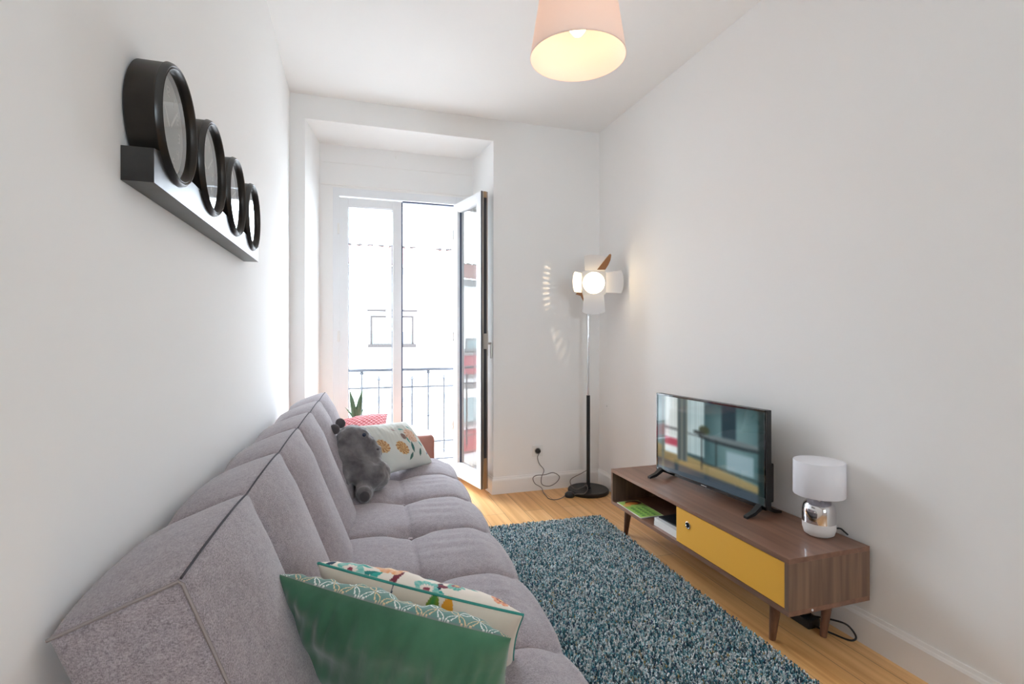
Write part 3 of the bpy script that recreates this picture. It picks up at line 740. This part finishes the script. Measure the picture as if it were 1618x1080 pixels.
# television
tv = thing('television', 'black flat screen television on two splayed feet on the cabinet', 'television', (1.654, 2.087, .3772), math.atan2(-.9966, .082))
TW, TH, TB = .722, .424, .032
b = B(); box(b, -TW/2, TW/2, -.006, .022, TB, TB+TH, .004); obj('casing', b, M['black'], tv)
b = B()
for x0, x1, z0, z1 in ((-TW/2, -TW/2+.009, TB, TB+TH), (TW/2-.009, TW/2, TB, TB+TH), (-TW/2, TW/2, TB+TH-.009, TB+TH), (-TW/2, TW/2, TB, TB+.016)): box(b, x0, x1, -.011, -.006, z0, z1, .001)
obj('bezel', b, M['screen'], tv)
b = B(); box(b, -.20, TW/2-.02, .022, .062, TB+.02, TB+.19, .012); obj('rear_housing', b, M['black'], tv)
b = B(); box(b, -.018, .018, -.0116, -.011, TB+.005, TB+.009); obj('badge', b, M['alu'], tv)
def pic(u, v):  # room reflection painted in as a dim glowing picture on the screen
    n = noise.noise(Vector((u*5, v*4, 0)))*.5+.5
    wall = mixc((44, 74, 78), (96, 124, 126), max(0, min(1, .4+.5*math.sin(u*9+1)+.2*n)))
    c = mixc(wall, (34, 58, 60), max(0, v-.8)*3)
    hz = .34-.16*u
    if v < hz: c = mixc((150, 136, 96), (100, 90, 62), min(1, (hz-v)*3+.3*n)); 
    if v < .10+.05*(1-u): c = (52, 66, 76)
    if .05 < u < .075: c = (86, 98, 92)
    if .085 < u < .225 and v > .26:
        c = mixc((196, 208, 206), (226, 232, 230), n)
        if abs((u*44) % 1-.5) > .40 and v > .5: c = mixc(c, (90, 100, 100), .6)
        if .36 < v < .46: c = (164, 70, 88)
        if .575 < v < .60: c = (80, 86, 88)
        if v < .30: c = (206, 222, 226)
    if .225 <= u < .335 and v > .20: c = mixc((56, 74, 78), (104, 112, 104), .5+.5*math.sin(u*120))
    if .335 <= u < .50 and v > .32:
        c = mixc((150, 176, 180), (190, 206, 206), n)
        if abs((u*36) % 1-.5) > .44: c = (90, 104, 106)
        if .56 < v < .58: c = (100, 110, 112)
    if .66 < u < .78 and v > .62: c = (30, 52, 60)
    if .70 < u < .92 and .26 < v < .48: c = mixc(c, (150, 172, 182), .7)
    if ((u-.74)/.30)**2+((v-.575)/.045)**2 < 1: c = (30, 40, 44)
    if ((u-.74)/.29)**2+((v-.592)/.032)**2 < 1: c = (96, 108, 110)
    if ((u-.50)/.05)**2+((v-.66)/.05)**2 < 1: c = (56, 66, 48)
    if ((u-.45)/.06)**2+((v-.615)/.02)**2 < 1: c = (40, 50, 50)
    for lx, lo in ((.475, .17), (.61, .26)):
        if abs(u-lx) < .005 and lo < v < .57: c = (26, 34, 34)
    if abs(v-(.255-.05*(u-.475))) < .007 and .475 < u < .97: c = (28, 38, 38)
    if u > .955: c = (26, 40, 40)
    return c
m = bpy.data.materials.new('screen_painted_reflection'); m.use_nodes = True; nt = m.node_tree; pb = nt.nodes['Principled BSDF']
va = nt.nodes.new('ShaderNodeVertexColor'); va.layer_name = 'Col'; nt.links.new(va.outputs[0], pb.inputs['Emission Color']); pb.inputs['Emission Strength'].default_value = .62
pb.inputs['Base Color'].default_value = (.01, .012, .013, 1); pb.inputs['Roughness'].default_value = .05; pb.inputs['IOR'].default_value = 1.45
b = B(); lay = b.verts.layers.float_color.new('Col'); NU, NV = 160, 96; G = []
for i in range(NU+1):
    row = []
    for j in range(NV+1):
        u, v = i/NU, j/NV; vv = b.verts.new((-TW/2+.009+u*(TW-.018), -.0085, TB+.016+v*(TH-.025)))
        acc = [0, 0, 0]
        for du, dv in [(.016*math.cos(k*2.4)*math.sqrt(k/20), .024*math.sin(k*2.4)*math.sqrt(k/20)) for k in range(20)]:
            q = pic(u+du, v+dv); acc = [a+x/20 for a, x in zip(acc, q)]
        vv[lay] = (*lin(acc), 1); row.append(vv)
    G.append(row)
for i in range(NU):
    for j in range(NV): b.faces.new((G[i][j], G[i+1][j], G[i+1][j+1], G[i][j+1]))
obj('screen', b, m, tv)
for x in (-.325, .325):
    b = B()
    for s in (-1, 1):
        y1 = s*.10
        pts = [(x, s*.004+.006, TB+.012), (x+.004, y1*.55+.006, .016), (x+.006, y1+.006, .006)]
        vs = []
        for p, wd, hh in zip(pts, (.014, .012, .010), (.012, .008, .005)):
            vs.append([b.verts.new((p[0]+a*wd, p[1], max(0, p[2]+c*hh))) for a, c in ((-1, -1), (1, -1), (1, 1), (-1, 1))])
        for q, r in zip(vs, vs[1:]):
            for k in range(4): b.faces.new((q[k], q[(k+1) % 4], r[(k+1) % 4], r[k]))
        b.faces.new(vs[0]); b.faces.new(vs[-1])
    bmesh.ops.recalc_face_normals(b, faces=b.faces)
    obj('foot', b, M['black'], tv, 30)

# table lamp
tl = thing('table_lamp', 'small table lamp with white drum shade and chrome base on the cabinet', 'lamp', (1.735, 1.525, .3775))
b = B(); lathe(b, [(0, 0), (.040, 0), (.052, .008), (.0575, .028), (.0585, .052)], 48); obj('lower_base', b, M['ceramic'], tl, 60)
b = B(); lathe(b, [(.0585, .052), (.0585, .095), (.054, .118), (.040, .134), (.020, .141), (.014, .143), (.014, .150), (0, .150)], 48); obj('upper_base', b, M['chrome'], tl, 50)
b = B(); lathe(b, [(0, .150), (.0135, .150), (.0135, .20), (0, .20)], 20); obj('lamp_holder', b, M['white'], tl, 40)
b = B(); lathe(b, [(.0895, .158), (.0895, .285), (.088, .287), (.0865, .285), (.0865, .158), (.088, .156)], 64, closed=True); sh = obj('lamp_shade', b, M['wshade'], tl, 60)
b = B()
for a in (0, 120, 240): tube(b, [(.013*math.cos(math.radians(a)), .013*math.sin(math.radians(a)), .2), (.087*math.cos(math.radians(a)), .087*math.sin(math.radians(a)), .275)], .0015, 6)
lathe(b, [(.0, .286), (.086, .286), (.086, .2852), (0, .2852)], 48); obj('shade_diffuser', b, M['wshade'], sh, 40)
b = B(); tube(b, catmull([(.058, -.005, .02), (.075, -.01, .019), (.090, -.018, .018), (.0945, -.03, .010), (.093, -.045, .004)]), .0032, 8); obj('power_cord', b, M['bcord'], tl, 60)

# magazine and books in the open shelf
mg = thing('magazine', 'green magazine with an orange portrait lying in the open cabinet shelf', 'magazine', (1.512, 2.455, .1955), math.radians(-1))
def magc(x, y):     # x 0..1 across (front to back), y 0..1 from near to far end
    c = (176, 214, 110)
    if x < .03 or x > .97 or y < .02 or y > .98: return (214, 222, 170)
    if y > .66:
        if ((x-.55)/.33)**2+((y-.84)/.10)**2 < 1: c = (232, 140, 66)
        if ((x-.62)/.36)**2+((y-.86)/.13)**2 < 1 and ((x-.5)/.28)**2+((y-.82)/.085)**2 > 1: c = (92, 52, 34)
        if ((x-.2)/.18)**2+((y-.74)/.07)**2 < 1: c = (236, 182, 110)
    elif y < .62:
        for r0 in (.16, .40, .63):
            if r0 < x < r0+.15 and .06 < y < .60 and ((y*11+r0*3) % 1) > .32: c = (104, 166, 74)
            if r0+.04 < x < r0+.09 and .06 < y < .60 and ((y*11+r0*3) % 1) > .6: c = (60, 104, 50)
    return c
b = B(); lay = b.verts.layers.float_color.new('Col'); G = []
for i in range(41):
    G.append([])
    for j in range(61):
        v = b.verts.new((-.068+.136*i/40, -.13+.26*j/60, .0035+.002*math.sin(PI*i/40))); v[lay] = (*lin(magc(i/40, j/60)), 1); G[-1].append(v)
for i in range(40):
    for j in range(60): b.faces.new((G[i][j], G[i+1][j], G[i+1][j+1], G[i][j+1]))
obj('front_cover', b, M['mag'], mg, 60)
b = B(); box(b, -.068, .068, -.13, .13, .0002, .0034); obj('pages', b, M['paper'], mg)
for k, (z, hgt, lab) in enumerate(((.1955, .020, 'thick white paperback beneath the other white one in the cabinet shelf'), (.2157, .017, 'white paperback on top of its twin in the cabinet shelf'))):
    bk = thing('book', lab, 'book', (1.530, 2.135, z), math.radians(1-2*k), 'white books in the open shelf')
    b = B(); box(b, -.066, .066, -.094, .094, .0015, hgt-.0015); obj('pages', b, M['paper'], bk)
    b = B(); box(b, -.069, .069, -.097, .097, 0, .0015); box(b, -.069, .069, -.097, .097, hgt-.0015, hgt); box(b, -.070, -.068, -.097, .097, 0, hgt); obj('book_cover', b, M['white'], bk)
bk = thing('notebook', 'thin dark glossy booklet on the white books in the cabinet shelf', 'booklet', (1.545, 2.135, .2330), math.radians(3))
b = B(); box(b, -.062, .062, -.09, .09, 0, .006, .001); obj('booklet_body', b, M['dkbook'], bk)
rc = thing('set_top_box', 'small black box with pale tag beside the door divider in the shelf', 'box', (1.66, 2.15, .1955))
b = B(); box(b, -.045, .045, -.09, .09, 0, .05, .004); obj('box_body', b, M['black'], rc)
b = B(); box(b, -.046, -.045, -.085, -.04, .02, .045); obj('tag', b, M['paper'], rc)

# power strip and loop of cable beneath the cabinet
ps = thing('power_strip', 'black power strip with trailing cable on the floor under the cabinet', 'power strip', (1.735, 1.665, 0))
b = B(); box(b, -.03, .03, -.12, .12, 0, .035, .006); obj('strip_body', b, M['black'], ps)
for y in (-.07, .0, .07): b = B(); box(b, -.02, .02, y-.02, y+.02, .035, .065, .006); obj('plug', b, M['black'], ps)
b = B(); tube(b, catmull([(0, -.11, .045), (.03, -.18, .06), (.055, -.215, .055), (.072, -.235, .02), (.055, -.225, .004), (.03, -.17, .004), (0, -.12, .01)]), .0035, 8); obj('cable', b, M['bcord'], ps, 60)

# ================================================================ FLOOR LAMP
fl = thing('floor_lamp', 'studio style floor lamp with round lit lens and white barn doors in the corner', 'lamp', (1.662, 3.395, 0))
b = B(); lathe(b, [(0, 0), (.146, 0), (.150, .004), (.150, .022), (.144, .028), (.02, .030), (.018, .04), (0, .04)], 64); obj('base', b, M['blackm'], fl, 40)
b = B(); tube(b, [(0, 0, .03), (0, 0, .712)], .0135, 24); obj('lower_pole', b, M['black'], fl, 40)
b = B(); tube(b, [(0, 0, .71), (0, 0, 1.44)], .0095, 24); obj('upper_pole', b, M['chrome'], fl, 40)
hd = bpy.data.objects.new('lamp_head', None); C.objects.link(hd); hd.parent = fl
hd.location = (1.640-1.662, 3.262-3.395, 1.524); hd.rotation_euler = (0, 0, math.radians(-26.6))
R = .075
b = B()   # slotted round housing behind the lens
Mh = RX(-90)   # lathe axis -> +y (away from the room)
lathe(b, [(R+.003, .0), (R+.003, .062), (R, .062), (R, .0)], 48, Mh, closed=True)
lathe(b, [(R+.003, .071), (R+.003, .095), (.05, .118), (0, .12), (0, .117), (.048, .115), (R, .093), (R, .071)], 48, Mh)
for k in range(58):   # ventilation slots only low down and on the left of the drum; solid elsewhere
    a = 2*PI*k/58; dg = math.degrees(a)
    if not (152 < dg < 205 or 106 < dg < 132):
        box(b, -.001, .002, .061, .072, -.0046, .0046, 0, 0, RY(dg) @ T(R, 0, 0)); continue
    box(b, -.001, .002, .061, .072, -.0021, .0021, 0, 0, RY(dg) @ T(R, 0, 0))
obj('housing', b, M['flap'], hd, 40)
b = B()
s = .088
o1 = [(-s, -s), (s, -s), (s, s), (-s, s)]; N_ = 48
def ringplate(bm, y0, y1):
    for y, flip in ((y0, 1), (y1, 0)):
        out = []; inn = []
        for k in range(N_):
            a = 2*PI*(k+.5)/N_; c, t = math.cos(a), math.sin(a); q = s/max(abs(c), abs(t)); q = min(q, s*1.28)
            out.append(bm.verts.new((c*q, y, t*q))); inn.append(bm.verts.new((c*(R+.002), y, t*(R+.002))))
        for k in range(N_):
            j = (k+1) % N_; bm.faces.new((out[k], out[j], inn[j], inn[k]))
        if flip: o0, i0 = out, inn
    for k in range(N_):
        j = (k+1) % N_; bm.faces.new((o0[k], o0[j], out[j], out[k])); bm.faces.new((i0[k], i0[j], inn[j], inn[k]))
    bmesh.ops.recalc_face_normals(bm, faces=bm.faces)
ringplate(b, -.004, 0); obj('front_plate', b, M['flap'], hd, 40)
b = B(); lathe(b, [(0, .022), (.025, .0205), (.05, .015), (.068, .006), (.0755, 0), (0, 0)], 48, RX(90)); obj('lens', b, M['lens'], hd, 60)
b = B(); tube(b, [(0, .05, -.16), (.0, .05, -.078)], .012, 16); tube(b, catmull([(-.079, .05, 0), (-.079, .05, -.05), (-.05, .05, -.09), (0, .05, -.1), (.05, .05, -.09), (.079, .05, -.05), (.079, .05, 0)]), .004, 8)
obj('yoke', b, M['chrome'], hd, 40)
def flapmesh(bm, w0, w1, ln, curve, mi=0):
    """petal hinged on the x axis at z=0, extending to +z, rounded end, slight curl in y"""
    th_ = .0015; NU_, NV_ = 16, 14; g = {}
    for sgn in (0, 1):
        for i in range(NU_+1):
            for j in range(NV_+1):
                t = j/NV_; wdt = w0+(w1-w0)*t; x = (-1+2*i/NU_)*wdt
                zz = ln*t*(1-.12*(abs(-1+2*i/NU_)**2.4)*t)
                g[(sgn, i, j)] = bm.verts.new((x, -curve*(x/w0)**2+(th_ if sgn else 0), zz))
    for i in range(NU_):
        for j in range(NV_):
            bm.faces.new((g[0, i, j], g[0, i+1, j], g[0, i+1, j+1], g[0, i, j+1])); bm.faces.new((g[1, i, j+1], g[1, i+1, j+1], g[1, i+1, j], g[1, i, j]))
    edge = [(i, 0) for i in range(NU_)]+[(NU_, j) for j in range(NV_)]+[(i, NV_) for i in range(NU_, 0, -1)]+[(0, j) for j in range(NV_, 0, -1)]
    for (a, c) in zip(edge, edge[1:]+edge[:1]): bm.faces.new((g[0, *a], g[1, *a], g[1, *c], g[0, *c]))
    bmesh.ops.recalc_face_normals(bm, faces=bm.faces)
# (rotation of the petal's axis in the plate plane, opening angle towards the room, material)
for rot, opn, ln, mt in ((90, 18, .125, 'flap'), (-90, 62, .125, 'flap'), (4, 20, .115, 'flap'), (180, 8, .14, 'flap')):
    b = B(); flapmesh(b, .070, .080 if rot != -90 else .07, ln, .006)
    b.transform(RY(rot) @ T(0, -.003, s-.002) @ RX(opn)); obj('barn_door', b, M[mt], hd, 50)
b = B(); prism(b, [(.022, .086), (.080, .086), (.100, .118), (.114, .150), (.120, .186), (.115, .195), (.106, .192), (.060, .135)], -.052, -.0505, 'y'); obj('corner_leaf', b, M['flapw'], hd, 50)
b = B(); prism(b, [(-.088, -.040), (-.080, -.075), (-.066, -.135), (-.071, -.138), (-.092, -.092), (-.128, -.080)], -.0125, -.011, 'y'); obj('corner_leaf', b, M['flapw'], hd, 50)
fa = math.radians(-26.6)
point('floor_lamp_bulb', (1.640-.042*math.sin(fa), 3.262+.042*math.cos(fa), 1.524), 2.6, (1, .78, .52), .001)
# cord, foot switch
b = B(); tube(b, catmull([(0, .012, .16), (-.05, .02, .135), (-.13, .02, .10), (-.135, .0, .06), (-.10, -.01, .034), (-.05, -.01, .045), (-.02, -.015, .06), (-.03, -.05, .034), (-.06, -.09, .034), (-.10, -.13, .034), (-.135, -.105, .03), (-.155, -.085, .022)]), .0028, 8)
obj('power_cord', b, M['cord'], fl, 60)
b = B(); lathe(b, [(0, 0), (.030, 0), (.036, .008), (.034, .024), (.02, .036), (0, .038)], 32, T(-.175, -.06, 0)); obj('foot_switch', b, M['black'], fl, 50)
b = B(); tube(b, catmull([(-.205, -.05, .012), (-.24, -.075, .004), (-.30, -.095, .003), (-.335, -.06, .003), (-.33, .0, .003), (-.325, .07, .006), (-.325, .115, .03), (-.37, .125, .06), (-.385, .13, .10), (-.355, .132, .118), (-.29, .132, .117), (-.225, .13, .128), (-.175, .13, .095), (-.20, .125, .055), (-.26, .122, .033), (-.315, .124, .05), (-.318, .13, .10), (-.295, .14, .15), (-.33, .145, .20), (-.345, .14, .25), (-.337, .12, .285)]), .0028, 8)
obj('power_cord', b, M['cord'], fl, 60)
b = B(); lathe(b, [(0, 0), (.019, 0), (.019, .012), (.012, .03), (0, .032)], 24, T(1.324-1.662, W_-3.395-.008, .293) @ RX(90)); obj('plug', b, M['bcord'], fl, 40)

sk = thing('wall_socket', 'white square wall socket above the far baseboard', 'socket', (1.324, W_, .293))
b = B(); box(b, -.042, .042, -.009, 0, -.042, .042, .004); obj('cover_plate', b, M['white'], sk)
b = B(); lathe(b, [(0, 0), (.022, 0), (.022, .002), (.0245, .002), (.0245, 0)], 32, T(0, -.009, 0) @ RX(90)); obj('socket_insert', b, M['socketd'], sk, 40)
b = B(); lathe(b, [(0, 0), (.006, 0), (.004, .003), (0, .003)], 12, T(R_, 3.43, .621) @ RY(-90)); tag(obj('wall_plug_hole', b, M['socketd'], None, 40), 'tiny pale screw plug in the right wall by the corner', 'screw plug')

# ================================================================ PENDANT
PX, PY, PZ = .871, 1.875, 2.27
pd = thing('pendant_lamp', 'lit pendant lamp with cream tapered fabric shade hanging from the ceiling', 'pendant lamp', (PX, PY, PZ))
b = B(); lathe(b, [(.192, 0), (.145, .30), (.1435, .30), (.1905, 0)], 96, closed=True); ps_ = obj('lamp_shade', b, M['shade'], pd, 60)
b = B(); lathe(b, [(.1925, -.001), (.1925, .004), (.190, .004), (.190, -.001)], 96, closed=True); obj('rim', b, M['shade'], ps_, 40)
b = B()
for a in (20, 140, 260): tube(b, [(.02*math.cos(math.radians(a)), .02*math.sin(math.radians(a)), .25), (.150*math.cos(math.radians(a)), .150*math.sin(math.radians(a)), .262)], .0015, 6)
obj('shade_ring', b, M['white'], pd, 40)
b = B(); lathe(b, [(0, .215), (.018, .215), (.02, .27), (.012, .285), (0, .285)], 24); obj('lamp_holder', b, M['white'], pd, 40)
b = B(); lathe(b, [(0, .088), (.018, .092), (.032, .110), (.036, .134), (.030, .162), (.016, .195), (.013, .215), (0, .215)], 32); obj('bulb', b, M['bulb'], pd, 60)
b = B(); tube(b, [(0, 0, .28), (0, 0, ZC-PZ-.02)], .003, 8); obj('cord', b, M['white'], pd, 40)
b = B(); lathe(b, [(0, ZC-PZ-.03), (.03, ZC-PZ-.03), (.05, ZC-PZ-.002), (0, ZC-PZ-.0005)], 32); obj('ceiling_rose', b, M['white'], pd, 40)
point('pendant_bulb', (PX, PY, PZ+.085), .80, (1, .74, .57), .03)

# ================================================================ WALL CLOCKS
rk = thing('clock_rack', 'dark pewter metal bar on the left wall carrying four round clocks', 'clock rack', (L_, 0, 0))
CR = .115; CY = [1.152+.2675*k for k in range(4)]; CZ = 1.560
pts = [(1.037, 1.418), (2.089, 1.424)]
top = [(2.089, 1.492)]
zt = 1.483
for cy in CY[::-1]:
    for k in range(13):
        half = math.asin(min(1, (CZ-zt)/ (CR-.002)))
        a0 = -half; a = -half-(PI-2*half)*k/12
        top.append((cy+(CR-.002)*math.cos(a), CZ+(CR-.002)*math.sin(a)))
top.append((1.037, 1.478))
top = [p for i, p in enumerate(top) if i == 0 or p[0] < top[i-1][0]-1e-4 or abs(p[1]-top[i-1][1]) > 1e-4]
b = B(); prism(b, pts+top, 0.0005, .050, 'x'); obj('bar', b, M['bronze'], rk)
def rod(bm, a, c, wd, x):
    a = Vector((0, *a)); c = Vector((0, *c)); d = (c-a).normalized(); p = Vector((0, -d.z, d.y))*wd
    vs = [bm.verts.new(Vector((xx, 0, 0))+q) for xx in (x, x+.0015) for q in (a+p, c+p*.4, c-p*.4, a-p)]
    bm.faces.new(vs[:4][::-1]); bm.faces.new(vs[4:])
    for i in range(4): j = (i+1) % 4; bm.faces.new((vs[i], vs[j], vs[j+4], vs[i+4]))
SEG = {'0': 'abcdef', '1': 'bc', '2': 'abged', '3': 'abgcd', '4': 'fgbc', '5': 'afgcd', '6': 'afgcde', '7': 'abc', '8': 'abcdefg', '9': 'abcfgd'}
SP = {'a': ((-1, 2), (1, 2)), 'b': ((1, 2), (1, 0)), 'c': ((1, 0), (1, -2)), 'd': ((-1, -2), (1, -2)), 'e': ((-1, 0), (-1, -2)), 'f': ((-1, 2), (-1, 0)), 'g': ((-1, 0), (1, 0))}
hands = [(-38, 42), (-60, 50), (-80, 60), (20, 75)]
WHO = ['nearest the camera', 'second from the camera', 'third from the camera', 'nearest the window']
first = None
for k, cy in enumerate(CY):
    ck = thing('wall_clock', 'round dark metal clock '+WHO[k]+' on the wall rack', 'clock', (L_, cy, CZ), 0, 'round clocks on the wall rack')
    mx = RY(90)
    b = B(); lathe(b, [(0, .001), (CR-.006, .001), (CR-.002, .004), (CR-.002, .046), (CR, .050), (CR-.002, .056), (CR-.006, .060), (CR-.009, .058), (CR-.011, .060), (CR-.014, .057), (CR-.016, .050), (CR-.017, .033), (CR-.018, .030), (0, .030)], 96, mx)
    obj('case', b, M['bronze2'], ck, 35)
    b = B(); lathe(b, [(CR, .0505), (CR-.002, .0565), (CR-.006, .0605), (CR-.008, .0595), (CR-.008, .058), (CR-.004, .054), (CR-.0015, .050)], 96, mx, closed=True); obj('rim', b, M['bronze'], ck, 35)
    b = B(); lathe(b, [(0, .035), (CR-.0175, .035), (CR-.0175, .0335), (0, .0335)], 64, mx); dl = obj('dial', b, M['dial'], ck, 40)
    for h in range(1, 13):
        b = B()
        a = PI/2-h*PI/6; rr = .070; sz = .0042; oy, oz = rr*math.cos(a), rr*math.sin(a); st = str(h)
        for q, ch in enumerate(st):
            ox = oy+(q-(len(st)-1)/2)*sz*3.1
            for sg in SEG[ch]:
                (x0, z0), (x1, z1) = SP[sg]; rod(b, (ox+x0*sz, oz+z0*sz), (ox+x1*sz, oz+z1*sz), .0012, .0350)
        bmesh.ops.recalc_face_normals(b, faces=b.faces); obj('numeral', b, M['dialmark'], dl)
    ah, am = hands[k]
    b = B(); rod(b, (0, 0), (.040*math.sin(math.radians(ah)), .040*math.cos(math.radians(ah))), .0032, .038); bmesh.ops.recalc_face_normals(b, faces=b.faces); obj('hour_hand', b, M['dialmark'], ck)
    b = B(); rod(b, (0, 0), (.060*math.sin(math.radians(am)), .060*math.cos(math.radians(am))), .0026, .041); bmesh.ops.recalc_face_normals(b, faces=b.faces); obj('minute_hand', b, M['dialmark'], ck)
    b = B(); lathe(b, [(0, .050), (CR-.0163, .050)], 64, mx); obj('cover_glass', b, M['cover'], ck)
